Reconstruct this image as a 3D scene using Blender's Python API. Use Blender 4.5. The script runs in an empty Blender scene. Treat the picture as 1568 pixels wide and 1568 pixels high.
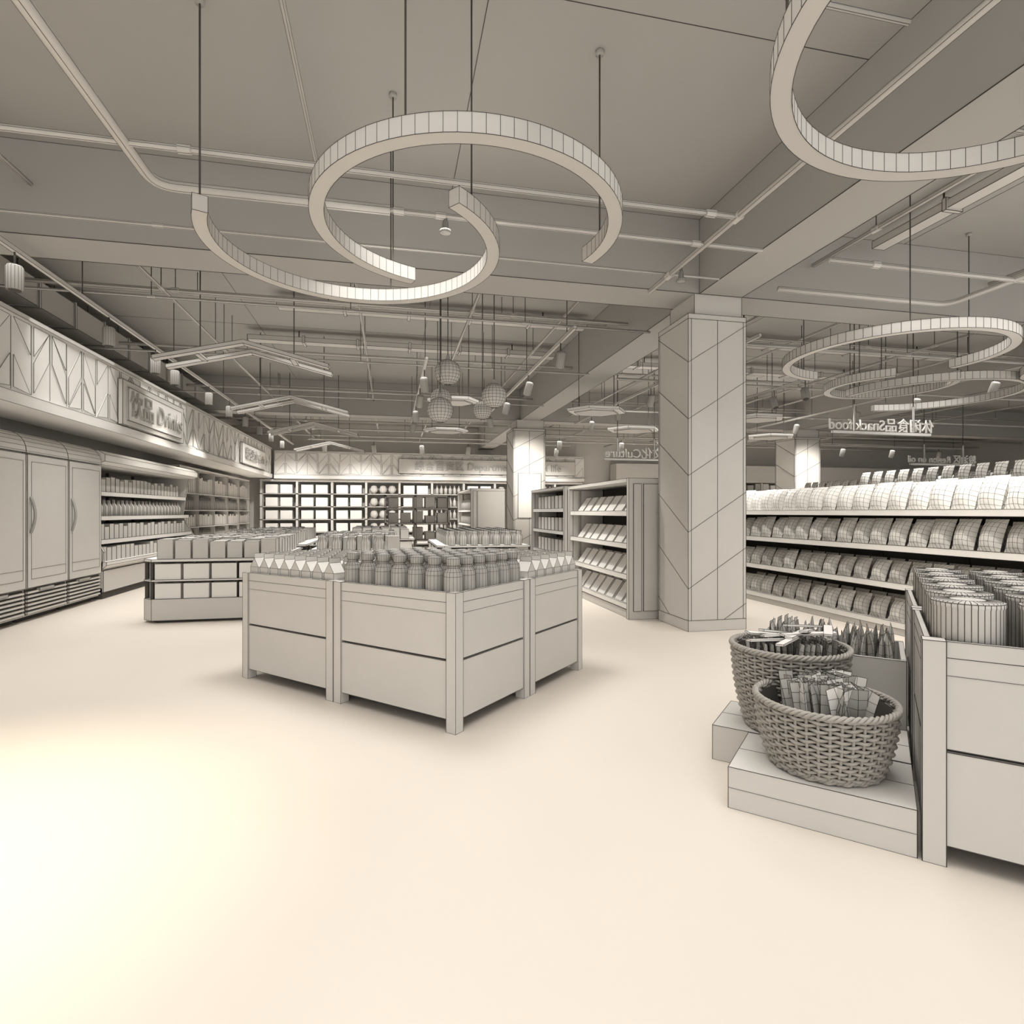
import bpy, math, random
import numpy as np
random.seed(7)
S=math.sin; C=math.cos; PI=math.pi
bpy.context.scene.view_settings.view_transform='Standard'

# ---------------------------------------------------------------- materials
def clay(name,col,rough=.8,var=.03,scale=6.0,spec=.25):
    m=bpy.data.materials.new(name); m.use_nodes=True
    nt=m.node_tree; b=nt.nodes['Principled BSDF']
    n=nt.nodes.new('ShaderNodeTexNoise'); n.inputs['Scale'].default_value=scale
    tc=nt.nodes.new('ShaderNodeTexCoord'); nt.links.new(tc.outputs['Object'],n.inputs['Vector'])
    r=nt.nodes.new('ShaderNodeValToRGB')
    r.color_ramp.elements[0].position=.3; r.color_ramp.elements[1].position=.7
    r.color_ramp.elements[0].color=[max(0,c*(1-var)) for c in col]+[1]
    r.color_ramp.elements[1].color=[min(1,c*(1+var)) for c in col]+[1]
    nt.links.new(n.outputs['Fac'],r.inputs['Fac']); nt.links.new(r.outputs['Color'],b.inputs['Base Color'])
    b.inputs['Roughness'].default_value=rough
    b.inputs['Specular IOR Level'].default_value=spec
    return m
M_CLAY=clay('clay_matte',(.63,.612,.582),.85,.01,6,.15)
M_LINE=clay('edge_line_dark',(.065,.062,.057),.9,.02)
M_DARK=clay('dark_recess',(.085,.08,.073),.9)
M_WHITE=clay('clay_light',(.80,.785,.755),.8,.01)
M_GREY=clay('clay_grey',(.42,.41,.385),.8,.01)
M_FLOOR=clay('floor_plaster',(.685,.628,.562),.5,.01,1.2,.3)
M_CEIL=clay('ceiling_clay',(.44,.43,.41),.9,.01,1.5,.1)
M_WICK=clay('wicker_clay',(.38,.36,.33),.8,.08,30)
MATS=[M_CLAY,M_LINE,M_DARK,M_WHITE,M_GREY,M_FLOOR,M_CEIL,M_WICK]
CL,LN,DK,WH,GR,FL,CE,WK=range(8)

# ---------------------------------------------------------------- builder
class B:
    def __init__(s,lr=.002):
        s.v=[];s.n=0;s.f=[];s.m=[];s.sm=[];s.ea=[];s.eb=[];s.er=[];s.lr=lr;s.M=np.eye(4)
    def frame(s,o=(0,0,0),ang=0.,scale=1.):
        c,q=C(ang)*scale,S(ang)*scale
        s.M=np.array([[c,-q,0,o[0]],[q,c,0,o[1]],[0,0,scale,o[2]],[0,0,0,1.]]); return s
    def T(s,V):
        V=np.asarray(V,float).reshape(-1,3); return V@s.M[:3,:3].T+s.M[:3,3]
    def add(s,V,F,mat=0,smooth=False,edges=None,lr=None):
        V=s.T(V); o=s.n; s.v.append(V); s.n+=len(V)
        for i,f in enumerate(F):
            s.f.append(tuple(k+o for k in f)); s.m.append(mat if isinstance(mat,int) else mat[i]); s.sm.append(smooth)
        if edges is not None and len(edges):
            E=np.asarray(edges,int); s.ea.append(V[E[:,0]]);s.eb.append(V[E[:,1]])
            s.er.append(np.full(len(E),lr or s.lr))
    def line(s,p,q,lr=None):
        V=s.T([p,q]); s.ea.append(V[:1]);s.eb.append(V[1:]);s.er.append(np.array([lr or s.lr]))
    def poly(s,pts,lr=None,closed=False):
        n=len(pts)
        for i in range(n if closed else n-1): s.line(pts[i],pts[(i+1)%n],lr)
    def box(s,a,b,mat=0,lines=True,lr=None):
        x0,y0,z0=a;x1,y1,z1=b
        V=[(x0,y0,z0),(x1,y0,z0),(x1,y1,z0),(x0,y1,z0),(x0,y0,z1),(x1,y0,z1),(x1,y1,z1),(x0,y1,z1)]
        F=[(0,3,2,1),(4,5,6,7),(0,1,5,4),(1,2,6,5),(2,3,7,6),(3,0,4,7)]
        E=[(0,1),(1,2),(2,3),(3,0),(4,5),(5,6),(6,7),(7,4),(0,4),(1,5),(2,6),(3,7)]
        s.add(V,F,mat,False,E if lines else None,lr)
    def prism(s,P,fn,mat=0,lines=True,lr=None,smooth=False,vl=True):
        """P 2d polygon; fn(u,v,t) ->3d, t=0/1"""
        n=len(P);V=[fn(u,v,0) for u,v in P]+[fn(u,v,1) for u,v in P]
        F=[tuple(range(n))[::-1],tuple(range(n,2*n))]+[(i,(i+1)%n,n+(i+1)%n,n+i) for i in range(n)]
        E=[(i,(i+1)%n) for i in range(n)]+[(n+i,n+(i+1)%n) for i in range(n)]
        if vl:E+=[(i,n+i) for i in range(n)]
        s.add(V,F,mat,smooth,E if lines else None,lr)
    def lathe(s,c,prof,n=16,mat=0,lines='all',lr=None,smooth=True,flute=0.):
        V=[];F=[];E=[];k=len(prof)
        for j,(r,z) in enumerate(prof):
            for i in range(n):
                a=2*PI*i/n; rr=r*(1-(flute if i%2 else 0))
                V.append((c[0]+rr*C(a),c[1]+rr*S(a),c[2]+z))
        for j in range(k-1):
            for i in range(n):
                i2=(i+1)%n; F.append((j*n+i,j*n+i2,(j+1)*n+i2,(j+1)*n+i))
                if lines in('all','v'):E.append((j*n+i,(j+1)*n+i))
        if lines=='v': js=[0,k-1]
        else: js=range(k)
        if lines:
            for j in js:
                for i in range(n):E.append((j*n+i,j*n+(i+1)%n))
        F.append(tuple(range(n))[::-1]);F.append(tuple(range((k-1)*n,k*n)))
        s.add(V,F,mat,smooth,E,lr)
    def tube(s,P,r,n=8,mat=0,lines=False,lr=None,closed=False,smooth=True):
        P=np.asarray(P,float);N=len(P)
        if closed: D=np.roll(P,-1,0)-np.roll(P,1,0)
        else:
            D=np.gradient(P,axis=0)
        D/=np.linalg.norm(D,axis=1)[:,None]+1e-12
        ref=np.where(np.abs(D[:,2:3])>.9,np.array([[1.,0,0]]),np.array([[0,0,1.]]))
        U=np.cross(D,ref);U/=np.linalg.norm(U,axis=1)[:,None];W=np.cross(D,U)
        a=np.arange(n)*2*PI/n
        V=(P[:,None,:]+r*(np.cos(a)[None,:,None]*U[:,None,:]+np.sin(a)[None,:,None]*W[:,None,:])).reshape(-1,3)
        F=[];K=N if closed else N-1
        for j in range(K):
            j2=(j+1)%N
            for i in range(n):
                i2=(i+1)%n;F.append((j*n+i,j*n+i2,j2*n+i2,j2*n+i))
        E=[]
        if not closed: F.append(tuple(range(n))[::-1]);F.append(tuple(range((N-1)*n,N*n)))
        if lines:
            for j in range(K):
                j2=(j+1)%N
                for i in range(0,n,2):E.append((j*n+i,j2*n+i))
        s.add(V,F,mat,smooth,E,lr)
    def build(s,name,parent=None):
        V=np.concatenate(s.v) if s.v else np.zeros((0,3))
        cnt=[len(f) for f in s.f]; idx=[k for f in s.f for k in f]
        cnt=np.array(cnt,np.int32);idx=np.array(idx,np.int32)
        mi=np.array(s.m,np.int32);sm=np.array(s.sm,bool)
        if s.ea:
            P=np.concatenate(s.ea);Q=np.concatenate(s.eb);R=np.concatenate(s.er)
            D=Q-P;L=np.linalg.norm(D,axis=1);ok=L>1e-6;P,Q,R,D,L=P[ok],Q[ok],R[ok],D[ok],L[ok]
            D=D/L[:,None]
            ref=np.where(np.abs(D[:,2:3])>.9,np.array([[1.,0,0]]),np.array([[0,0,1.]]))
            U=np.cross(D,ref);U/=np.linalg.norm(U,axis=1)[:,None];W=np.cross(D,U)
            n=len(P);o=len(V);ring=[]
            for k in range(4):
                a=k*PI/2+PI/4
                off=(C(a)*U+S(a)*W)*R[:,None]*1.15
                ring.append((P+off,Q+off))
            LV=np.stack([x for r in ring for x in r],axis=1).reshape(-1,3)
            base=o+np.arange(n)*8
            q=[]
            for k in range(4):
                k2=(k+1)%4
                q.append(np.stack([base+2*k,base+2*k2,base+2*k2+1,base+2*k+1],axis=1))
            q=np.concatenate(q)
            V=np.concatenate([V,LV]);cnt=np.concatenate([cnt,np.full(len(q),4,np.int32)])
            idx=np.concatenate([idx,q.ravel().astype(np.int32)])
            mi=np.concatenate([mi,np.full(len(q),LN,np.int32)]);sm=np.concatenate([sm,np.zeros(len(q),bool)])
        me=bpy.data.meshes.new(name);me.vertices.add(len(V));me.vertices.foreach_set('co',V.ravel().astype(np.float32))
        me.loops.add(len(idx));me.loops.foreach_set('vertex_index',idx)
        me.polygons.add(len(cnt));st=np.concatenate([[0],np.cumsum(cnt)[:-1]]).astype(np.int32)
        me.polygons.foreach_set('loop_start',st)
        for m in MATS:me.materials.append(m)
        me.polygons.foreach_set('material_index',mi);me.polygons.foreach_set('use_smooth',sm)
        me.update(calc_edges=True);me.validate()
        ob=bpy.data.objects.new(name,me);bpy.context.scene.collection.objects.link(ob)
        if parent:ob.parent=parent
        return ob

def mtx(x,y,z,rz=0,rx=0,ry=0,s=1.):
    from mathutils import Matrix
    m=Matrix.Translation((x,y,z))@Matrix.Rotation(rz,4,'Z')@Matrix.Rotation(ry,4,'Y')@Matrix.Rotation(rx,4,'X')@Matrix.Scale(s,4)
    return np.array(m)

def text(s,size,loc,rot,name,parent=None,mat=M_GREY,ext=.015,align='CENTER'):
    c=bpy.data.curves.new(name,'FONT');c.body=s;c.size=size;c.extrude=ext;c.align_x=align
    c.materials.append(mat)
    o=bpy.data.objects.new(name,c);o.location=loc;o.rotation_euler=rot
    bpy.context.scene.collection.objects.link(o)
    if parent:o.parent=parent
    return o

# ---------------------------------------------------------------- room shell
ZC=4.5
b=B();b.box((-5.4,-3,-.1),(26,22,0),FL,False);b.build('floor')
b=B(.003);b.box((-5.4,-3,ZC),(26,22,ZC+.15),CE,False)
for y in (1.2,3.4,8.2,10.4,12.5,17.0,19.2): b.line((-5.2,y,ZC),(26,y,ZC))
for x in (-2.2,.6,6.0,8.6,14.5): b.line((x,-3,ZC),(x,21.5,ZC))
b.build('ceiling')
b=B();b.box((-5.4,-3,0),(-5.2,22,ZC),CL,False);b.build('wall_left')
b=B();b.box((-5.2,21.6,0),(26,22,ZC),CL,False);b.build('wall_back')
b=B();b.box((25.8,-3,0),(26,21.6,ZC),CL,False);b.build('wall_right')
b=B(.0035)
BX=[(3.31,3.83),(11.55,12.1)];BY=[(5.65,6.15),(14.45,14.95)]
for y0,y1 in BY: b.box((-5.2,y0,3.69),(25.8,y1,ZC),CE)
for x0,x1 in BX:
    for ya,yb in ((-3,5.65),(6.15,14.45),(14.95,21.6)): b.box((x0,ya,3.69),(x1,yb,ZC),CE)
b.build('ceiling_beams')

# ---------------------------------------------------------------- columns
def column(x0,y0,w,lr,poster=False):
    b=B(lr);x1=x0+w;y1=y0+w
    b.box((x0+.1,y0+.05,3.44),(x1-.02,y1-.1,3.695),CL)
    b.box((x0,y0,0),(x1,y1,3.455),CL)
    e=.001
    for z in (.12,3.40):
        b.poly([(x0-e,y0-e,z),(x1+e,y0-e,z),(x1+e,y1+e,z),(x0-e,y1+e,z)],closed=True)
    xm=(x0+x1)/2; b.line((xm,y0-e,.12),(xm,y0-e,3.4)); b.line((xm,y1+e,.12),(xm,y1+e,3.4))
    b.line((x0+.035,y0-e,.12),(x0+.035,y0-e,3.4));b.line((x1-.035,y0-e,.12),(x1-.035,y0-e,3.4))
    b.line((x0-e,y1-.03,.12),(x0-e,y1-.03,3.4))
    dz=.44; k=0; z=-.15
    while z<3.5:
        def seg(p,q):
            (ax,ay,az),(bx,by,bz)=p,q
            t0,t1=0.,1.
            lo,hi=.12,3.4; d=bz-az
            ta,tb=(lo-az)/d,(hi-az)/d
            if ta>tb:ta,tb=tb,ta
            t0=max(t0,ta);t1=min(t1,tb)
            if t0<t1: b.line((ax+(bx-ax)*t0,ay+(by-ay)*t0,az+d*t0),(ax+(bx-ax)*t1,ay+(by-ay)*t1,az+d*t1))
        seg((x0,y0-e,z),(x1,y0-e,z+dz)); seg((x0-e,y1,z+dz),(x0-e,y0,z)); seg((x1+e,y0,z+dz),(x1+e,y1,z)); seg((x0,y1+e,z),(x1,y1+e,z+dz))
        z+=.615
    if poster:
        b.box((x0+.12,y0-.03,1.15),(x1-.12,y0-.001,2.3),WH)
    return b.build('column')
column(3.16,5.62,.70,.0026)
column(3.10,14.3,.85,.005,True)
column(11.4,14.3,.85,.005)
column(11.4,5.6,.7,.003)

# ---------------------------------------------------------------- fascia boards
def fascia(name,L,z0,z1,fn,lr):
    """fn(u,n,z): u along, n outward"""
    b=B(lr)
    def bx(u0,u1,n0,n1,za,zb,mat=0,lines=True):
        V=[fn(u,n,z) for z in(za,zb) for (u,n) in((u0,n0),(u1,n0),(u1,n1),(u0,n1))]
        F=[(0,3,2,1),(4,5,6,7),(0,1,5,4),(1,2,6,5),(2,3,7,6),(3,0,4,7)]
        E=[(0,1),(1,2),(2,3),(3,0),(4,5),(5,6),(6,7),(7,4),(0,4),(1,5),(2,6),(3,7)]
        b.add(V,F,mat,False,E if lines else None)
    bx(0,L,-.7,0,z0+.13,z1,WH)               # body
    bx(0,L,-.7,.05,z0,z0+.13,WH)          # bottom lip
    bx(0,L,-.1,.03,z1-.05,z1,CL)
    # leaf / herringbone panels
    w=.36;za=z0+.16;zb=z1-.08;H=zb-za;n=int(L/w)
    for i in range(n):
        u0=i*w;up=i%2==0
        b.line(fn(u0,.002,za),fn(u0,.002,zb))
        step=.42;sl=.42
        k=-2
        while za+k*step<zb:
            zA=za+k*step
            ua,ub=u0+.03,u0+w-.03
            l0=(zA+.03) if up else (zA+.03+sl); r0=(zA+.03+sl) if up else (zA+.03)
            l1=l0+step-.07;r1=r0+step-.07
            if (i//2+k)%3!=0:
                pts=[(ua,l0),(ub,r0),(ub,r1),(ua,l1)]
                pts=[(u,min(max(z,za),zb)) for u,z in pts]
                if max(p[1] for p in pts)-min(p[1] for p in pts)>.06 and pts[0][1]<pts[3][1] or pts[1][1]<pts[2][1]:
                    P=[fn(u,.0,z) for u,z in pts]+[fn(u,.010,z) for u,z in pts]
                    F=[(4,5,6,7),(0,1,5,4),(1,2,6,5),(2,3,7,6),(3,0,4,7)]
                    b.add(P,F,WH,False,[(4,5),(5,6),(6,7),(7,4)])
            k+=1
    return b.build(name)
f1=fascia('fascia_board',16.2,2.47,3.5,lambda u,n,z:(-4.0+n,4.6+u,z),.0022)
f2=fascia('fascia_board',11.2,2.45,3.42,lambda u,n,z:(-3.9+u,20.8-n,z),.0035)
b=B(.004)
b.box((-3.98,9.55,2.62),(-3.92,12.1,3.3),CL);b.box((-3.92,9.7,2.7),(-3.90,11.95,3.2),WH)
sp=b.build('drinks_sign')
text('饮品 Drinks',.44,(-3.885,10.83,2.80),(PI/2,0,PI/2),'drinks_lettering',sp,M_GREY,.015)
b=B(.005);b.box((-3.98,16.6,2.64),(-3.92,19.5,3.2),WH);sp=b.build('department_sign')
text('粮油速食 Grain',.36,(-3.90,18.05,2.8),(PI/2,0,PI/2),'department_lettering',sp,M_GREY,.015)
b=B(.005);b.box((.3,20.70,2.68),(6.9,20.77,3.2),CL);sp=b.build('department_sign')
text('综合百货区 Department Store of life',.36,(3.6,20.67,2.82),(PI/2,0,0),'department_lettering',sp,M_GREY,.02)

# ---------------------------------------------------------------- display tables (2x2 drawers tables)
ANG=-PI/4
HT=.825
def display_table(o,name='display_table',La=2.14,Lb=1.68):
    b=B(.0014).frame((o[0],o[1],0),ANG)
    ma,mb=La/2,Lb/2;p=.072
    for i in range(2):
        for j in range(2):
            x0,y0=i*ma,j*mb;x1,y1=x0+ma,y0+mb;g=.003
            x0+=g;y0+=g;x1-=g;y1-=g
            for (xa,ya) in((x0,y0),(x1-p,y0),(x0,y1-p),(x1-p,y1-p)):
                b.box((xa,ya,0),(xa+p,ya+p,HT))
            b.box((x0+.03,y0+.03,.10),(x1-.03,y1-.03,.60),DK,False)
            b.box((x0+.028,y0+.028,.60),(x1-.028,y1-.028,.61),CL,False)
            for ya,yb in((y0+.008,y0+.028),(y1-.028,y1-.008)):
                b.box((x0+p,ya,.765),(x1-p,yb,HT)); b.box((x0+p,ya,.430),(x1-p,yb,.765)); b.box((x0+p,ya,.075),(x1-p,yb,.418))
                b.line((x0+p,ya-.001 if ya<y0+.02 else yb+.001,.70),(x1-p,ya-.001 if ya<y0+.02 else yb+.001,.70),.0009)
            for xa,xb in((x0+.008,x0+.028),(x1-.028,x1-.008)):
                b.box((xa,y0+p,.765),(xb,y1-p,HT)); b.box((xa,y0+p,.430),(xb,y1-p,.765)); b.box((xa,y0+p,.075),(xb,y1-p,.418))
                xx=xa-.001 if xa<x0+.02 else xb+.001
                b.line((xx,y0+p,.70),(xx,y1-p,.70),.0009)
    return b.build(name)
# centre island: frame origin = left corner; a runs (1,-1), b runs (1,1)
O1=(.373-2.14*.7071,3.302+2.14*.7071)
display_table(O1)
O2=(1.935,1.75)
display_table(O2)

# product templates
def merge(dst,t,M):
    """copy builder t into dst by matrix"""
    A=dst.M@M
    V=np.concatenate(t.v);V=V@A[:3,:3].T+A[:3,3];o=dst.n
    dst.v.append(V);dst.n+=len(V)
    dst.f+= [tuple(k+o for k in f) for f in t.f];dst.m+=t.m;dst.sm+=t.sm
    if t.ea:
        P=np.concatenate(t.ea);Q=np.concatenate(t.eb);R=np.concatenate(t.er)
        dst.ea.append(P@A[:3,:3].T+A[:3,3]);dst.eb.append(Q@A[:3,:3].T+A[:3,3]);dst.er.append(R)

def T_bottle():
    t=B(.0009);t.lathe((0,0,0),[(.052,0),(.058,.012),(.059,.16),(.058,.30),(.053,.328),(.035,.35),(.033,.362),(.041,.366),(.043,.405),(.036,.413)],16,GR,'all');return t
def T_carton(lr=.0012,w=.1,h=.26):
    t=B(lr);a=w/2
    V=[(-a,-a,0),(a,-a,0),(a,a,0),(-a,a,0),(-a,-a,h),(a,-a,h),(a,a,h),(-a,a,h),(-a,0,h+.07),(a,0,h+.07),(-a,0,h+.105),(a,0,h+.105)]
    F=[(0,1,5,4),(2,3,7,6),(1,2,6,9,5),(3,0,4,8,7),(4,5,9,8),(6,7,8,9),(8,9,11,10)]
    E=[(0,1),(1,2),(2,3),(3,0),(0,4),(1,5),(2,6),(3,7),(4,5),(5,6),(6,7),(7,4),(4,8),(7,8),(5,9),(6,9),(8,9),(8,10),(9,11),(10,11)]
    t.add(V,F,CL,False,E)
    return t
def T_can(r=.112,h=.35,n=36,lr=.0012):
    t=B(lr);t.lathe((0,0,0),[(r,0),(r,h-.02),(r*1.02,h-.015),(r*1.02,h)],n,CL,'v')
    t.lathe((0,0,h-.004),[(r*.94,0),(r*.92,.008),(r*.5,.010)],n,CL,'v')
    return t
bt=T_bottle();ct=T_carton();cn=T_can()
La,Lb=2.14,1.68;ma,mb=La/2,Lb/2
b=B().frame((O1[0],O1[1],0),ANG)
nx,ny=7,6
for i in range(nx):
    for j in range(ny):
        merge(b,bt,mtx(ma+.095+i*(ma-.19)/(nx-1),.095+j*(mb-.19)/(ny-1),.611,random.random()))
b.build('glass_bottles')
b=B().frame((O1[0],O1[1],0),ANG)
for i in range(8):
    for j in range(6): merge(b,ct,mtx(.095+i*(ma-.19)/7,.095+j*(mb-.19)/5,.611,PI/2))
for i in range(8):
    for j in range(6): merge(b,ct,mtx(ma+.095+i*(ma-.19)/7,mb+.095+j*(mb-.19)/5,.611,0))
b.build('milk_cartons')
b=B().frame((O1[0],O1[1],0),ANG)
jar=B(.0012);jar.lathe((0,0,0),[(.06,0),(.064,.01),(.064,.24),(.045,.27),(.05,.275),(.05,.31)],14,GR,'all')
for i in range(7):
    for j in range(5): merge(b,jar,mtx(.10+i*(ma-.2)/6,mb+.10+j*(mb-.2)/4,.611,0))
b.build('storage_jars')
b=B().frame((O2[0],O2[1],0),ANG)
for i in range(8):
    for j in range(6): merge(b,cn,mtx(.150+i*.2615,.150+j*.275,.612,0.1*i))
b.build('fluted_canisters')

# ---------------------------------------------------------------- baskets & plinths beside the front table
def L2(a,bb): # local (a,b) from O2 to world
    return (O2[0]+(a+bb)*.70711,O2[1]+(-a+bb)*.70711)
b=B(.0014).frame((O2[0],O2[1],0),ANG)
b.box((-.69,.01,0),(-.012,.47,.18));b.line((-.691,.24,0),(-.691,.24,.18));b.line((-.69,.009,.09),(-.012,.009,.09),.0008)
b.line((-.69,.24,.181),(-.012,.24,.181),.0008)
b.build('display_plinth')
b=B(.0014).frame((O2[0],O2[1],0),ANG)
b.box((-.87,.48,0),(-.012,.93,.18));b.line((-.871,.48,.09),(-.871,.93,.09),.0008);b.line((-.87,.7,.181),(-.012,.7,.181),.0008)
b.build('display_plinth')
b=B(.0014).frame((O2[0],O2[1],0),ANG)
for (x0,y0,x1,y1) in((-.76,1.0,-.012,1.025),(-.76,1.525,-.012,1.55),(-.76,1.025,-.735,1.525),(-.037,1.025,-.012,1.525)):
    b.box((x0,y0,0),(x1,y1,.52))
b.box((-.735,1.025,0),(-.037,1.525,.36),CL,False)
b.build('display_crate')

def basket(c,z0,h,rb,rt):
    bb=B(.001).frame((c[0],c[1],z0),0)
    n=40;rows=int(h/.0165);seg=n*4
    rad=lambda t:rb+(rt-rb)*(t**.8)+.012*S(PI*t)
    for k in range(rows):
        t=(k+.5)/rows;a=np.arange(seg)*2*PI/seg
        rr=rad(t)+.0085*np.cos(a*n/2+(PI if k%2 else 0))
        zz=t*h+.002*np.sin(a*n/2)
        bb.tube(np.stack([rr*np.cos(a),rr*np.sin(a),zz],1),.0068,6,WK,closed=True)
    for i in range(n):
        a=2*PI*i/n
        bb.tube([(rad(t)*C(a),rad(t)*S(a),t*h) for t in np.linspace(0.01,1,7)],.0065,6,WK)
    for z,r in((h,rt+.004),(.018,rb+.004)):
        m=160;a=np.arange(m)*2*PI/m
        for ph in (0,2*PI/3,4*PI/3):
            q=a*22+ph
            bb.tube(np.stack([(r+.009*np.cos(q))*np.cos(a),(r+.009*np.cos(q))*np.sin(a),z+.009*np.sin(q)],1),.0075,6,WK,closed=True)
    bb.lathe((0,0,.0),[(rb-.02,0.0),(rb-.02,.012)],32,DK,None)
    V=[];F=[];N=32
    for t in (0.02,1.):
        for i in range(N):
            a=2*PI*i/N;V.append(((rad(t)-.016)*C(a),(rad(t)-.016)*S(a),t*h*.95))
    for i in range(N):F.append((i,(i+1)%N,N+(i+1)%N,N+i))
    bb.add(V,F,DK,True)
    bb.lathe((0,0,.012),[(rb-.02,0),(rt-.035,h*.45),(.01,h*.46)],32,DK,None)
    return bb.build('wicker_basket')
c1=L2(-.34,.27);c2=L2(-.53,.68)
basket(c1,.182,.29,.215,.275)
basket(c2,.182,.42,.205,.275)

def T_bag(w,h,t,nx,nz,lr=.001,mat=CL,pin=.5):
    q=B(lr);V=[];F=[];E=[]
    for side in(-1,1):
        for j in range(nz+1):
            for i in range(nx+1):
                u,v=i/nx,j/nz
                th=t*.5*(max(0,S(PI*u))**pin)*(max(0,S(PI*v))**pin)
                px=(u-.5)*w*(1-.08*S(PI*v))
                V.append((px,side*th-0.0,v*h))
    N=(nx+1)*(nz+1)
    for sd in(0,1):
        for j in range(nz):
            for i in range(nx):
                a=sd*N+j*(nx+1)+i
                f=(a,a+1,a+nx+2,a+nx+1);F.append(f if sd==0 else f[::-1])
    for sd in(0,1):
        for j in range(nz+1):
            for i in range(nx):E.append((sd*N+j*(nx+1)+i,sd*N+j*(nx+1)+i+1))
        for j in range(nz):
            for i in range(nx+1):E.append((sd*N+j*(nx+1)+i,sd*N+(j+1)*(nx+1)+i))
    q.add(V,F,mat,True,E);return q
sach=T_bag(.075,.21,.030,2,5,.0009,CL,.6)
sachw=T_bag(.085,.22,.03,2,5,.0009,WH,.6)
sachg=T_bag(.075,.21,.030,2,5,.0009,GR,.6)
b=B()
for i in range(64):
    a=random.random()*2*PI;q=.155*math.sqrt(random.random())
    merge(b,random.choice((sach,sachw,sachg)),mtx(c1[0]+q*C(a),c1[1]+q*S(a),.35,random.uniform(0,PI),random.uniform(-.3,.3),random.uniform(-.28,.28)))
b.build('snack_sachets')
b=B()
for i in range(15):
    for s_ in (-.12,-.04,.04,.12):
        o=-.2+i*.0285
        if math.hypot(o,s_)>.205: continue
        x=c2[0]+o*C(-.3)-s_*S(-.3);y=c2[1]+o*S(-.3)+s_*C(-.3)
        merge(b,random.choice((sach,sachg)),mtx(x,y,.45,PI/2-.3,random.uniform(-.15,.15),0,.9))
for i in range(11):
    old=b.M
    b.M=mtx(c2[0]-.14+.028*i+random.uniform(-.02,.02),c2[1]-.02+random.uniform(-.12,.10),.645+.005*i,random.uniform(-.5,.9),random.uniform(-.15,.15),random.uniform(-.15,.15))
    b.box((-.10,-.02,-.005),(.10,.02,.005),WH,True,.0009);b.M=old
b.build('snack_packets')
b=B()
for i in range(14):
    for j in range(4):
        x,y=L2(-.70+i*.048,1.10+j*.115)
        merge(b,(sach,sachw,sachg)[(i+j)%3],mtx(x,y,.362,-PI/4+PI/2+random.uniform(-.15,.15),random.uniform(-.12,.12),random.uniform(-.08,.08),1.25))
b.build('crate_packets')

# ---------------------------------------------------------------- freezers
def freezer(y0,y1):
    b=B(.0022);xf=-4.2;xb=-5.15;w=y1-y0
    b.box((xb,y0,.06),(xf-.02,y1,2.05),CL)
    b.box((xb+.05,y0+.04,0),(xf-.1,y1-.04,.06),DK,False)
    P=[(xb,2.0),(xb,2.25)]+[(xf-.18+.2*S(a),2.02+.23*C(a)) for a in np.linspace(0,PI/2,7)]+[(xf+.02,2.0)]
    b.prism(P,lambda u,v,t:(u,y0+.004+t*(w-.008),v),CL,True,.0022)
    b.box((xf-.02,y0+.02,.40),(xf+.025,y1-.02,1.98),CL)
    zi0,zi1=.50,1.90
    b.poly([(xf+.027,y0+.09,zi0),(xf+.027,y1-.07,zi0),(xf+.027,y1-.07,zi1),(xf+.027,y0+.09,zi1)],.0016,True)
    b.line((xf+.027,y0+.09,.62),(xf+.027,y1-.07,.62),.0014)
    b.box((xf-.02,y0+.02,.08),(xf-.005,y1-.02,.38),DK,False)
    for k in range(6):
        z=.09+k*.048
        b.box((xf-.01,y0+.03,z),(xf+.018,y1-.03,z+.026),CL,True,.0012)
    b.box((xf-.01,y0+w*.28,.345),(xf+.03,y0+w*.62,.38),GR)
    hy=y0+.07
    b.tube([(xf+.03+.045*S(PI*t),hy,1.05+.43*t) for t in np.linspace(0,1,12)],.016,8,GR,True,.0009)
    return b.build('upright_freezer')
for y0,y1 in((5.05,5.94),(5.94,6.83),(6.83,7.72),(7.72,8.61),(8.61,9.5)): freezer(y0,y1)

def small_products(b,y0,y1,x0,x1,z,kind,hmax,pitch=.1,mat=CL,axis='y'):
    y=y0+pitch/2
    while y<y1-pitch/2+.001:
        if kind=='bottle':
            h=hmax*random.uniform(.86,.92);r=pitch*.42
            b.lathe((x1-r-.02,y,z),[(r,0),(r,h*.6),(r*.4,h*.8),(r*.4,h)],8,mat,'v')
            b.lathe((x1-3.2*r-.02,y,z),[(r,0),(r,h*.6),(r*.4,h*.8),(r*.4,h)],8,mat,None)
        else:
            h=hmax*random.choice((.7,.85,.8))
            b.box((x0+.03,y-pitch*.46,z),(x1-.03,y+pitch*.46,z+h),mat)
        y+=pitch

# open refrigerated cabinet
b=B(.003);xb,xf=-5.15,-4.2;y0,y1=9.56,13.72
b.box((xb,y0,0),(xf,y1,.16),DK);b.box((xb,y0,.10),(xf+.02,y1,.42),CL)
b.prism([(xf-.02,.42),(xf+.06,.5),(xf+.06,.55),(xf-.1,.55),(xf-.1,.42)],lambda u,v,t:(u,y0+t*(y1-y0),v),WH)
b.box((xb,y0,.42),(xb+.1,y1,2.2),GR)
for yy in(y0,y1-.05): b.prism([(xb,.42),(xf,.42),(xf+.02,.7),(xf-.25,1.2),(xf-.1,2.2),(xb,2.2)],lambda u,v,t:(u,yy+t*.05,v),CL)
b.prism([(xb,2.02),(xf-.06,2.02),(xf+.04,2.06),(xf+.04,2.16),(xf-.04,2.22),(xb,2.22)],lambda u,v,t:(u,y0+t*(y1-y0),v),WH)
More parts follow.
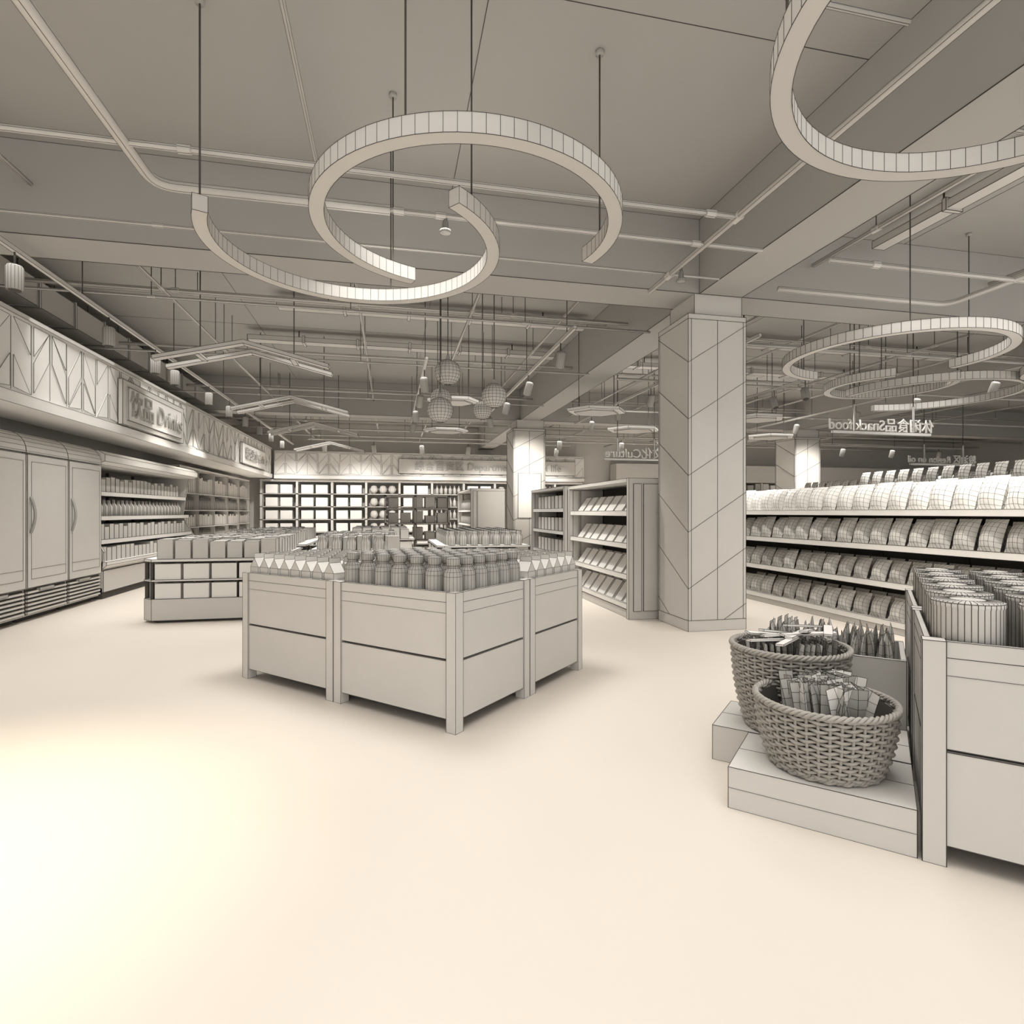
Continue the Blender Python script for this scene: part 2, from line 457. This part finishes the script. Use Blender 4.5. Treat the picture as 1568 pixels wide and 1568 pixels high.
for z,d in((.86,.08),(1.22,.14),(1.60,.20)):
    b.box((xb+.1,y0+.05,z-.03),(xf-d,y1-.05,z),CL);b.box((xf-d,y0+.05,z-.05),(xf-d+.02,y1-.05,z+.02),WH)
for yy in np.linspace(y0+1.04,y1-1.04,3): b.box((xb+.1,yy-.01,.55),(xb+.14,yy+.01,2.0),DK)
b.build('refrigerated_cabinet')
b=B(.0022)
for z,d,h in((.55,-.0,.26),(.86,.10,.30),(1.22,.16,.31),(1.60,.22,.32)):
    small_products(b,y0+.1,y1-.1,xb+.4,xf-d-.02,z,'box' if z!=1.22 else 'bottle',h,.16)
b.build('chilled_products')
def wall_shelf_y(y0,y1,xb,xf,h,levels,name):
    b=B(.0035)
    b.box((xb,y0,0),(xb+.04,y1,h),DK);b.box((xb,y0,0),(xf,y1,.14),CL)
    n=max(1,int(round((y1-y0)/1.2)))
    for k in range(n+1):
        y=y0+(y1-y0)*k/n; b.box((xb,y-.02,0),(xf,y+.02,h),CL)
    for z in levels: b.box((xb,y0,z-.025),(xf+.01,y1,z),WH)
    b.box((xb,y0,h),(xf,y1,h+.05),CL)
    b.build(name)
    b=B(.0025)
    lv=list(levels)+[h]
    for a_,z in enumerate(lv[:-1]):
        small_products(b,y0+.08,y1-.08,xb+.08,xf-.02,z+.002,'bottle' if a_%2 else 'box',(lv[a_+1]-z)*.85,.13,GR if a_%2 else CL)
    b.build('shelf_goods')
wall_shelf_y(13.8,20.2,-5.15,-4.55,2.3,(.14,.55,.95,1.35,1.75),'wall_shelving')

# back wall shelving facing -Y
b=B(.004);yb,yf=21.5,20.95
b.box((-4.4,yb-.05,0),(7.3,yb,2.4),GR,False)
xs=[-4.35+1.17*k for k in range(11)]
for x in xs: b.box((x-.04,yf,0),(x+.04,yb,2.4),CL)
lv=(.15,.6,1.05,1.5,1.95)
for z in lv: b.box((-4.4,yf,z-.03),(7.3,yb,z),CL)
b.box((-4.4,yf-.02,2.36),(7.3,yb,2.44),CL)
b.build('wall_shelving')
b=B(.003)
for k in range(10):
    x0=xs[k]+.1
    for z in lv:
        if k in(3,7):
            for q in range(3): b.lathe((x0+.17+.32*q,yf+.15,z+.002),[(.05,0),(.13,.10),(.14,.16),(.10,.28),(.04,.3)],12,CL,'v')
        elif k in (5,8):
            for q in range(6): b.lathe((x0+.09+.16*q,yf+.1,z+.002),[(.06,0),(.06,.2),(.025,.26),(.025,.32)],8,CL,'v')
        else:
            b.box((x0+.04,yf+.01,z+.002),(x0+.44,yf+.35,z+.31),WH);b.box((x0+.52,yf+.01,z+.002),(x0+.92,yf+.35,z+.31),WH)  # lit look of these boxes is put into a whiter clay
b.build('boxed_goods')

# ---------------------------------------------------------------- low islands
def low_island(x0,y0,x1,y1,lr,kind):
    b=B(lr);c=.12
    oct_=[(x0+c,y0),(x1,y0),(x1,y1),(x0,y1),(x0,y0+c)]
    f=lambda za,zb:(lambda u,v,t:(u,v,za+t*(zb-za)))
    b.prism(oct_,f(.03,.28),CL);b.prism([(x0+.05+c,y0+.05),(x1-.05,y0+.05),(x1-.05,y1-.05),(x0+.05,y1-.05),(x0+.05,y0+.05+c)],f(0,.04),DK,False)
    b.prism(oct_,f(.485,.505),WH);b.prism(oct_,f(.715,.745),WH)
    b.box((x0+.30,y0+.30,.28),(x1-.30,y1-.30,.72),DK,False)
    xs=np.arange(x0+c,x1+.01,(x1-x0-c)/max(1,round((x1-x0)/.55)))
    for x in xs:
        for y in(y0+.02,y1-.05): b.box((x-.012,y,.28),(x+.012,y+.03,.72),DK)
    for y in np.linspace(y0+c,y1-.03,4): b.box((x0+.01,y,.28),(x0+.04,y+.03,.72),DK)
    b.build('low_display_island')
    b=B(lr*.8)
    for z,h in((.281,.18),(.506,.185)):
        x=x0+c+.03
        while x+.26<x1: b.box((x,y0+.012,z),(x+.28,y0+.28,z+h),WH);x+=.305
        y=y0+c+.06
        while y+.26<y1: b.box((x0+.012,y,z),(x0+.28,y+.27,z+h),WH);y+=.30
    y=y0+.06;r=0
    while y+.2<y1:
        x=x0+(.13 if r else .16);
        while x+.18<x1:
            kk=kind if kind!='mix' else random.choice(('box','bot'))
            if kk=='box': b.box((x,y,.746),(x+.17,y+.17,.746+random.choice((.2,.22,.23))),CL)
            elif kk=='bot': b.lathe((x+.09,y+.09,.746),[(.06,0),(.065,.14),(.04,.19),(.045,.2),(.045,.24)],10,CL,'v')
            x+=.19
        y+=.2;r+=1
    b.build('island_goods')
low_island(-2.84,7.35,-1.35,9.4,.0025,'box')
low_island(-1.15,7.9,.15,10.4,.0025,'mix')
low_island(-2.84,10.2,-1.4,13.2,.0035,'mix')
low_island(.75,9.3,2.3,11.6,.0035,'bot')
low_island(-.9,12.0,.5,14.2,.0035,'box')

def rack(x0,y0,x1,y1,h,levels,lr):
    b=B(lr)
    for x in(x0,x1-.05):
        for y in(y0,y1-.05): b.box((x,y,0),(x+.05,y+.05,h),CL)
    for z in levels+(h,): b.box((x0,y0,z-.04),(x1,y1,z),CL)
    b.box((x0+(x1-x0)*.45,y0,0),(x0+(x1-x0)*.45+.05,y1,h),CL)
    b.build('open_rack')
    b=B(lr)
    for z in levels:
        x=x0+.1
        while x+.3<x1:
            if random.random()<.8:b.box((x,y0+.08,z+.001),(x+.26,y1-.08,z+random.choice((.2,.28,.33))),random.choice((WH,CL)))
            x+=.33
    b.build('rack_goods')
rack(-.15,15.6,1.6,16.3,1.75,(.12,.55,1.0,1.4),.004)

# ---------------------------------------------------------------- gondolas
def gondola(xf,xc,y0,y1,levels,h,lr,double=True,endp=True,name='gondola_shelving'):
    b=B(lr)
    b.box((xc-.03,y0,0),(xc+.03,y1,h),DK)
    sides=[(xf,1)]+([(2*xc-xf,-1)] if double else [])
    for x,sg in sides:
        a,c_=sorted((x,xc));b.box((a,y0,0),(c_,y1,.10),CL)
        for z in levels:
            b.box((min(x,xc),y0,z-.03),(max(x,xc),y1,z),CL)
            b.box((x-.012,y0,z-.05),(x+.012,y1,z+.015),WH)
    n=max(1,round((y1-y0)/1.1))
    for k in range(n+1):
        y=y0+(y1-y0)*k/n
        b.box((xc-.045,y-.02,0),(xc+.045,y+.02,h+.02),DK)
    if endp:
        X0,X1=xf-.03,(2*xc-xf+.03 if double else xc+.05)
        for y in(y0-.06,y1):
            b.box((X0,y,0),(X1,y+.06,h+.05),CL)
            b.box((X0+.06,y-.012,.1),(X0+.16,y,h-.02),CL)
            b.box((X0+.19,y-.012,.1),(X1-.08,y,h-.02),CL)
        b.box((X0,y0,h),(X1,y1,h+.05),CL)
    return b.build(name)
lv=(.16,.52,.90,1.30)
gondola(2.84,3.42,6.46,8.72,lv,1.66,.0025)
b=B(.002)
for z in lv:
    y=6.52
    while y<8.55:
        ww=random.uniform(.22,.26)
        b.M=mtx(2.89,y,z+.002,0,0,.62)
        b.box((0,0,0),(.03,ww,.27),WH)
        b.M=mtx(3.0,y+.02,z+.002,0,0,.62)
        b.box((0,0,0),(.03,ww,.27),CL,True)
        b.M=np.eye(4)
        y+=.30
b.build('shelf_booklets')
gondola(2.95,3.5,9.4,11.6,(.16,.55,.95,1.35),1.7,.003)
b=B(.003)
for z in (.16,.55,.95,1.35):
    y=9.5
    while y<11.4: b.box((3.0,y,z+.001),(3.3,y+.2,z+.25),random.choice((CL,WH)));y+=.24
b.build('shelf_goods')
gondola(2.2,2.7,15.6,18.6,(.16,.55,.95,1.35),1.9,.004)
b=B(.004)
for z in (.16,.55,.95,1.35):
    y=15.7
    while y<18.4: b.lathe((2.32,y+.08,z+.001),[(.07,0),(.07,.2),(.03,.27),(.03,.33)],8,CL,'v');y+=.2
b.build('shelf_goods')

# long right hand gondola with pillow bags
bag=T_bag(.24,.33,.20,6,7,.0012,CL,.6)
bagw=T_bag(.24,.35,.20,6,7,.0012,WH,.6)
bagS=T_bag(.235,.28,.17,5,6,.0012,CL,.6)
bagSw=T_bag(.235,.28,.17,5,6,.0012,WH,.6)
lvR=(.12,.53,.93,1.31)
gondola(5.25,5.85,1.6,11.0,lvR,1.34,.0022,True,False)
b=B()
for z in lvR:
    y=1.75
    while y<10.9:
        t=bagw if z>1.2 else ((bagw if random.random()<.7 else bag) if z>.8 else random.choice((bagS,bagSw)))  # whiter bags in the lower rows carry spotlight highlights in their colour
        merge(b,t,mtx(5.36,y,z-.005,-PI/2+random.uniform(-.08,.08),-.36+random.uniform(-.06,.06),0,random.uniform(.95,1.0) if z>1.2 else .93))
        if z>1.2 or 3<y<8: merge(b,(bagw if z>1.2 else bagS),mtx(5.60,y+.05,z-.005,-PI/2+random.uniform(-.08,.08),-.35,0,1.0 if z>1.2 else .93))
        y+=.243
b.build('snack_bags')
bagF=T_bag(.25,.34,.18,4,5,.0022,WH,.5)
for xf,y0,y1,h in((8.0,3.4,9.0,1.78),(10.6,8.0,13.5,1.85),(13.5,7,16,2.0)):
    lv=(.14,.55,.98,1.42)
    gondola(xf,xf+.55,y0,y1,lv,h,.003,True,False)
    b=B()
    for z in lv+((h,)):
        y=y0+.15
        while y<y1-.1:
            merge(b,bagF,mtx(xf+(.12 if z<h else .4),y,z-.005,-PI/2,-.3,0,.9 if z<h else .75));y+=.26
    b.build('snack_bags')
b=B(.004)
b.box((8.6,21.4,0),(25,21.55,2.6),GR,False)
for z in(.15,.65,1.15,1.65,2.15): b.box((8.6,20.9,z-.04),(25,21.4,z),WH)
b.box((8.6,20.8,2.5),(25,21.4,3.2),CL)
x=8.6
while x<25: b.box((x-.04,20.9,0),(x+.04,21.4,2.5),CL);x+=1.3
b.build('wall_shelving')
b=B(.004);x=8.7
while x<24.8:
    for z in(.15,.65,1.15,1.65,2.15): b.box((x,20.95,z+.001),(x+.28,21.3,z+random.choice((.2,.26,.32))),random.choice((CL,WH,GR)))
    x+=.36
b.build('boxed_goods')

# ---------------------------------------------------------------- arc lamps
def ztop(x,y):
    if any(a<x<c for a,c in BX) or any(a<y<c for a,c in BY): return 3.69
    return ZC
def arc_lamp(c,r,a0,a1,z0=3.1,h=.10,w=.085,lr=.0015,rods=3):
    b=B(lr);n=int((a1-a0)/math.radians(4));V=[];F=[];E=[]
    for i in range(n+1):
        a=a0+(a1-a0)*i/n
        for rr,zz in((r-w/2,z0),(r+w/2,z0),(r+w/2,z0+h),(r-w/2,z0+h)): V.append((c[0]+rr*C(a),c[1]+rr*S(a),zz))
    for i in range(n):
        o=i*4
        for k in range(4):
            k2=(k+1)%4;F.append((o+k,o+4+k,o+4+k2,o+k2));E.append((o+k,o+4+k))
    for i in range(n+1): o=i*4;E+=[(o+1,o+2),(o+3,o)]
    F.append((0,1,2,3));F.append((n*4+3,n*4+2,n*4+1,n*4))
    E+=[(0,1),(2,3),(n*4,n*4+1),(n*4+2,n*4+3)]
    b.add(V,F,CL,False,E)
    for k in range(rods):
        a=a0+(a1-a0)*(.04+.92*k/(rods-1))
        x,y=c[0]+r*C(a),c[1]+r*S(a)
        zt=ztop(x,y)
        b.tube([(x,y,z0+h-.01),(x,y,zt)],.006,6,DK)
        b.lathe((x,y,zt-.03),[(.03,0),(.03,.03)],10,GR,None)
    return b.build('arc_pendant_lamp')
R=math.radians
arc_lamp((.495,3.64),.93,R(110),R(376))
arc_lamp((-.232,4.07),.95,R(-51),R(202))
arc_lamp((2.46,1.57),1.0,R(20),R(290))
arc_lamp((5.45,5.30),1.05,R(95),R(370),3.0,lr=.0022)
arc_lamp((7.74,6.95),1.15,R(170),R(440),3.0,lr=.0022)
arc_lamp((6.75,6.6),.75,R(-60),R(230),3.02,lr=.0022)
arc_lamp((8.4,4.9),.95,R(110),R(380),3.0,lr=.0022)

# globe pendants
for (l,d,z,r) in((-.79,7.0,3.02,.155),(-.90,7.2,2.74,.13),(-.86,6.8,2.52,.15),(-.22,7.0,2.73,.15),(-.39,7.5,2.64,.12)):
    x=.2096*d+.9778*l;y=.9778*d-.2096*l
    b=B(.0018)
    prof=[(r*S(PI*k/12)+.004,-r*C(PI*k/12)) for k in range(13)]
    b.lathe((x,y,z),prof,20,CL,'all')
    b.lathe((x,y,z+r-.01),[(.03,0),(.02,.06)],10,GR,None)
    b.tube([(x,y,z+r+.03),(x,y,ZC)],.006,6,DK)
    b.lathe((x,y,ZC-.03),[(.04,0),(.04,.03)],10,GR,None)
    b.build('globe_pendant_lamp')

def chevron(xc,y,zp,hw,dz,lr):
    b=B(lr);t=.045
    for yo in(0,.42):
        P=[(-hw,zp-dz),(0,zp),(hw,zp-dz),(hw,zp-dz-t),(0,zp-t),(-hw,zp-dz-t)]
        b.prism(P,lambda u,v,q:(xc+u,y+yo+q*.11,v),CL)
    for u in(-hw*.55,hw*.55):
        z=zp-dz*.55
        b.box((xc+u-.03,y+.1,z-t),(xc+u+.03,y+.44,z-.01),CL)
        b.tube([(xc+u,y+.25,z-.02),(xc+u,y+.25,ZC)],.007,6,DK)
    b.build('chevron_pendant_lamp')
for y in(7.3,10.6,13.6): chevron(-1.72,y,3.36,.98,.24,.003)
chevron(-1.72,17.2,3.36,.98,.24,.004)

for (x,y,r) in((3.6,9.6,.55),(6.9,9.7,.55),(1.0,9.2,.42),(5.2,11.6,.6),(8.9,12,.6),(1.2,12.6,.5),(7.2,13.4,.6)):
    b=B(.003)
    b.prism([(r*C(k*PI/3),r*.8*S(k*PI/3)) for k in range(6)],lambda u,v,t:(x+u,y+v,3.08+.05*t),WH)
    b.prism([(r*.75*C(k*PI/3),r*.6*S(k*PI/3)) for k in range(6)],lambda u,v,t:(x+u,y+v,3.06+.02*t),CL)
    for u in(-r*.6,r*.6):
        b.tube([(x+u,y,3.12),(x+u,y,ztop(x+u,y))],.006,6,DK)
    b.build('hexagonal_ceiling_panel')

# ---------------------------------------------------------------- pipes
def pipe(path,r,lr=.0013,joints=(),rods=True):
    r*=.8
    b=B(lr);b.tube(path,r,10,CL,True)
    p=np.array(path,float)
    for j in joints:
        a=p[0]+(p[-1]-p[0])*j;d=(p[-1]-p[0]);d/=np.linalg.norm(d)
        b.tube([a-d*.04,a-d*.035,a+d*.035,a+d*.04],r*1.4,10,CL,True)
        if rods: b.tube([a+np.array([0,0,r*.9]),(a[0],a[1],ztop(a[0],a[1]))],.005,6,DK)
    return b.build('ceiling_pipe')
def bend(pts,r,n=6,rad=.16):
    out=[];P=[np.array(p,float) for p in pts];out.append(P[0])
    for i in range(1,len(P)-1):
        a=P[i-1]-P[i];a/=np.linalg.norm(a);c=P[i+1]-P[i];c/=np.linalg.norm(c)
        for t in np.linspace(0,1,n):
            out.append((1-t)**2*(P[i]+a*rad)+2*t*(1-t)*P[i]+t*t*(P[i]+c*rad))
    out.append(P[-1]);return [tuple(o) for o in out]
pipe([(-5.2,3.96,3.6),(2.65,3.96,3.6)],.026,.0012,(.5,.97),False)
pipe([(2.65,-3,3.6),(2.65,5.5,3.6)],.033,.0012,(.1,.82,.95),False)
pipe(bend([(-1.62,-3,3.6),(-1.62,4.43,3.6),(.0,4.43,3.6)],.05),.046)
pipe([(0,4.43,3.6),(3.2,4.43,3.6)],.024,.0012,(.02,.12,.8),False)
pipe([(-5.2,5.1,3.62),(3.2,5.1,3.62)],.016,.0012,(.4,),False)
pipe([(-5.2,2.7,4.1),(2.9,2.7,4.1)],.022,.0012,(.5,),False)
pipe([(-3.0,-3,4.1),(-3.0,5.6,4.1)],.024,.0012,(.3,),False)
pipe([(-.6,-3,4.2),(-.6,5.6,4.2)],.022,.0012,(.3,),False)
pipe([(3.95,4.5,3.62),(14,4.5,3.62)],.03,.0015,(.05,.3,.6),False)
pipe(bend([(3.95,5.2,3.62),(6.1,5.2,3.62),(6.1,-3,3.62)],.03),.035)
for x in(4.7,7.2,8.4): pipe([(x,-3,4.1),(x,5.6,4.1)],.03,.0015,(.2,.6,.9))
for y in(2.2,3.3): pipe([(3.9,y,4.1),(16,y,4.1)],.022,.0015,(.1,.5,.9),False)
ys=[6.8,7.5,8.3,9.1,10.0,11.0,12.0,13.0,13.9]
for i,y in enumerate(ys):
    z=(3.62,3.95,4.2)[i%3]
    pipe([(-5.0,y,z),(3.28,y,z)],(.018,.03,.022)[i%3],.002,(.05,.3,.55,.8))
    pipe([(3.86,y+.2,z),(22,y+.2,z)],(.03,.018,.024)[i%3],.002,(.05,.2,.35,.55,.8))
for i,x in enumerate((-2.5,-.4,1.0,2.4,4.6,6.4,8.0,9.9,13.2,16)):
    z=(3.8,4.05)[i%2]
    pipe([(x,6.2,z),(x,14.4,z)],.024,.002,(.1,.4,.7,.95))
    pipe([(x,15.0,z),(x,20.5,z)],.03,.003,(.1,.6))
for y in(16,17.5,19): pipe([(-4.9,y,3.75),(22,y,3.75)],.035,.003,(.1,.5))
def duct(x0,y0,x1,y1,z0,z1,ax,mat=GR,name='air_duct'):
    b=B(.003);b.box((x0,y0,z0),(x1,y1,z1),mat)
    L=(y1-y0) if ax=='y' else(x1-x0);n=int(L/.8)
    for k in range(1,n):
        if ax=='y': y=y0+k*L/n;b.box((x0-.02,y-.02,z0-.02),(x1+.02,y+.02,z1+.02),mat)
        else: x=x0+k*L/n;b.box((x-.02,y0-.02,z0-.02),(x+.02,y1+.02,z1+.02),mat)
    for k in(.15,.85):
        x=(x0+x1)/2 if ax=='y' else x0+(x1-x0)*k;y=(y0+y1)/2 if ax=='x' else y0+(y1-y0)*k
        b.tube([(x,y,z1),(x,y,ZC)],.01,6,DK)
    b.build(name)
duct(-4.95,6.3,-4.15,14.3,3.78,4.1,'y')
for x0,x1,y in((-.8,3.1,7.15),(-1.6,3.1,8.7),(-2.4,3.1,10.5),(4.1,10.5,7.1),(4.1,11,9.0),(4.1,11,10.8)):
    duct(x0,y,x1,y+.22,4.28,4.36,'x',CL,'cable_tray')
for x in(5.3,7.8,9.3): duct(x,.2,x+.16,5.4,4.26,4.34,'y',CL,'cable_tray')

# ---------------------------------------------------------------- track lights
def spot(b,x,y,z,tilt=0.,rz=0.,s=1.):
    old=b.M
    b.lathe((x,y,z+.13*s),[(.008,0),(.008,.10)],6,DK,None)
    b.M=old@mtx(x,y,z,rz,tilt)
    b.lathe((0,0,-.1*s),[(.055*s,0),(.062*s,.01),(.062*s,.2*s),(.05*s,.215*s)],16,GR,'v',.0012)
    b.lathe((0,0,-.103*s),[(.045*s,0),(.05*s,.004)],16,DK,None)
    b.M=old
def track(p,q,zs,spots,s=1.,tilt=0.):
    b=B(.002)
    ax=0 if abs(q[0]-p[0])>abs(q[1]-p[1]) else 1
    z=zs+.23
    if ax==1: b.box((p[0]-.02,p[1],z),(p[0]+.02,q[1],z+.04),CL)
    else: b.box((p[0],p[1]-.02,z),(q[0],p[1]+.02,z+.04),CL)
    L=abs(q[ax]-p[ax]);n=max(2,int(L/2.4))
    for k in range(n+1):
        t=(k+.15)/(n+.3);x=p[0]+(q[0]-p[0])*t;y=p[1]+(q[1]-p[1])*t
        b.tube([(x,y,z+.03),(x,y,ztop(x,y))],.006,6,DK)
    for u in spots:
        x,y=(p[0],u) if ax==1 else (u,p[1])
        spot(b,x,y,zs,tilt,random.uniform(-.5,.5),s)
    b.build('track_lighting')
track((-3.15,3.8),(-3.15,20.0),3.30,(4.4,5.66,7.33,8.65,9.37,11.0,12.3,13.6,15,16.4,18))
track((2.2,6.6),(2.2,13.8),3.30,(7.2,9.0,10.8,12.6),1.,.5)
track((.5,8.0),(.5,14.0),3.2,(8.6,9.9,11.5,13),1.,.6)
track((4.6,6.4),(4.6,13.8),3.30,(6.9,8.1,9.5,11,12.6),1.,.5)
track((6.9,8.1),(6.9,14.0),3.30,(8.4,9.2,10.6,12),1.,-.4)
track((9.6,5.0),(9.6,18),3.30,(6,7.4,8.8,10.2,12,14,16),1.,.5)
track((4.2,16.5),(20,16.5),3.30,(5,7,9,11,13,15,17,19),1.2,.3)
track((-2.5,18.5),(6,18.5),3.30,(-2,-.5,1,2.5,4,5.5),1.2,.3)

for x,y in((.42,4.43),(2.68,4.9)):
    b=B(.001);b.lathe((x,y,3.47),[(.045,0),(.045,.02),(.025,.03),(.02,.09),(.012,.1),(.012,.12)],14,GR,'v');b.build('ceiling_sprinkler')

# ---------------------------------------------------------------- hanging signs (lettering faces the far side)
def hang_sign(x0,x1,y,z,s,size):
    b=B(.003);b.box((x0,y-.02,z-.03),(x1,y+.02,z+.02),WH)
    for x in(x0+(x1-x0)*.22,x0+(x1-x0)*.82):
        b.box((x-.012,y-.012,z),(x+.012,y+.012,z+.45),WH)
        b.tube([(x,y,z+.4),(x,y,ZC)],.008,6,DK)
    o=b.build('hanging_sign')
    text(s,size,((x0+x1)/2,y-.0,z+.04),(PI/2,0,PI),'sign_lettering',o,M_WHITE,.01)
hang_sign(6.85,8.75,7.75,2.58,'休闲食品Snack food',.24)
hang_sign(11.4,13.2,10.6,2.38,'粮油区 Region on oil',.22)
hang_sign(4.4,5.8,11.3,2.42,'文化Culture',.26)

# ---------------------------------------------------------------- lights
WARM=(1,.965,.92);E=.60
def area(x,y,z,sx,sy,e,spread=94,col=WARM):  # unseen lamps with no fixtures, most added as fill; narrow spread hides them
    l=bpy.data.lights.new('unseen_area_light','AREA');l.shape='RECTANGLE';l.size=sx;l.size_y=sy;l.energy=e*E;l.color=col;l.spread=R(spread)
    o=bpy.data.objects.new('unseen_area_light',l);o.location=(x,y,z);bpy.context.scene.collection.objects.link(o)
area(.2,4.75,3.5,1.3,1.3,75,94)
for x in(-3,-.4,1.9): 
    for y in(.3,2.2,8.4,11.4,): area(x,y,3.5,2,2,(28 if y<3 else 70))
area(-3.0,5.3,3.5,1.6,1.6,40);area(3.2,4.0,3.5,.8,1.6,25)
for x in(5.4,8.8,14):
    for y in(1.5,4.2,8.2,12): area(x,y,3.5,2,2,85)
for x in(-2.5,1,6,10,16): area(x,17.5,3.5,2.5,2.5,210)
def spotl(x,y,z,tx,ty,tz,e,ang,col=(1,.94,.85),r=.05):
    l=bpy.data.lights.new('spot_beam','SPOT');l.energy=e*E;l.color=col;l.spot_size=R(ang);l.spot_blend=1;l.shadow_soft_size=r
    o=bpy.data.objects.new('spot_beam',l);o.location=(x,y,z)
    from mathutils import Vector
    o.rotation_euler=Vector((tx-x,ty-y,tz-z)).to_track_quat('-Z','Y').to_euler()
    bpy.context.scene.collection.objects.link(o)
spotl(-2.15,2.4,3.1,-2.0,2.5,0,720,64,(1,.84,.60))
spotl(2.9,12.4,3.3,3.4,14.3,2.2,750,60)
spotl(11.2,12.4,3.3,11.8,14.3,2.2,750,60)
for y in(2.6,4.2,5.8,7.4,9.2): spotl(4.3,y,2.9,5.4,y,1.0,150,75)
for y in(4.5,6.3,8): spotl(7.0,y,3.2,8.0,y,1.5,110,75)
for y in(7,8.3): spotl(1.9,y,3.2,2.9,y,.8,160,70)
for y in(11,13): spotl(-3.1,y,3.2,-4.4,y,1.2,180,80)
for x in(-3.2,-1,1.3,3.5,5.7): spotl(x,18.6,3.2,x,21,1.2,560,80,(1,.96,.91))
w=bpy.data.worlds.new('World');bpy.context.scene.world=w;w.use_nodes=True
w.node_tree.nodes['Background'].inputs[0].default_value=(1,.98,.95,1);w.node_tree.nodes['Background'].inputs[1].default_value=1.35

# ---------------------------------------------------------------- camera
cam=bpy.data.cameras.new('camera');cam.lens=36*870/1568;cam.sensor_width=36;cam.clip_start=.05;cam.clip_end=200
co=bpy.data.objects.new('camera',cam);co.location=(0,0,1.3);co.rotation_euler=(PI/2,0,-R(12.1))
bpy.context.scene.collection.objects.link(co);bpy.context.scene.camera=co
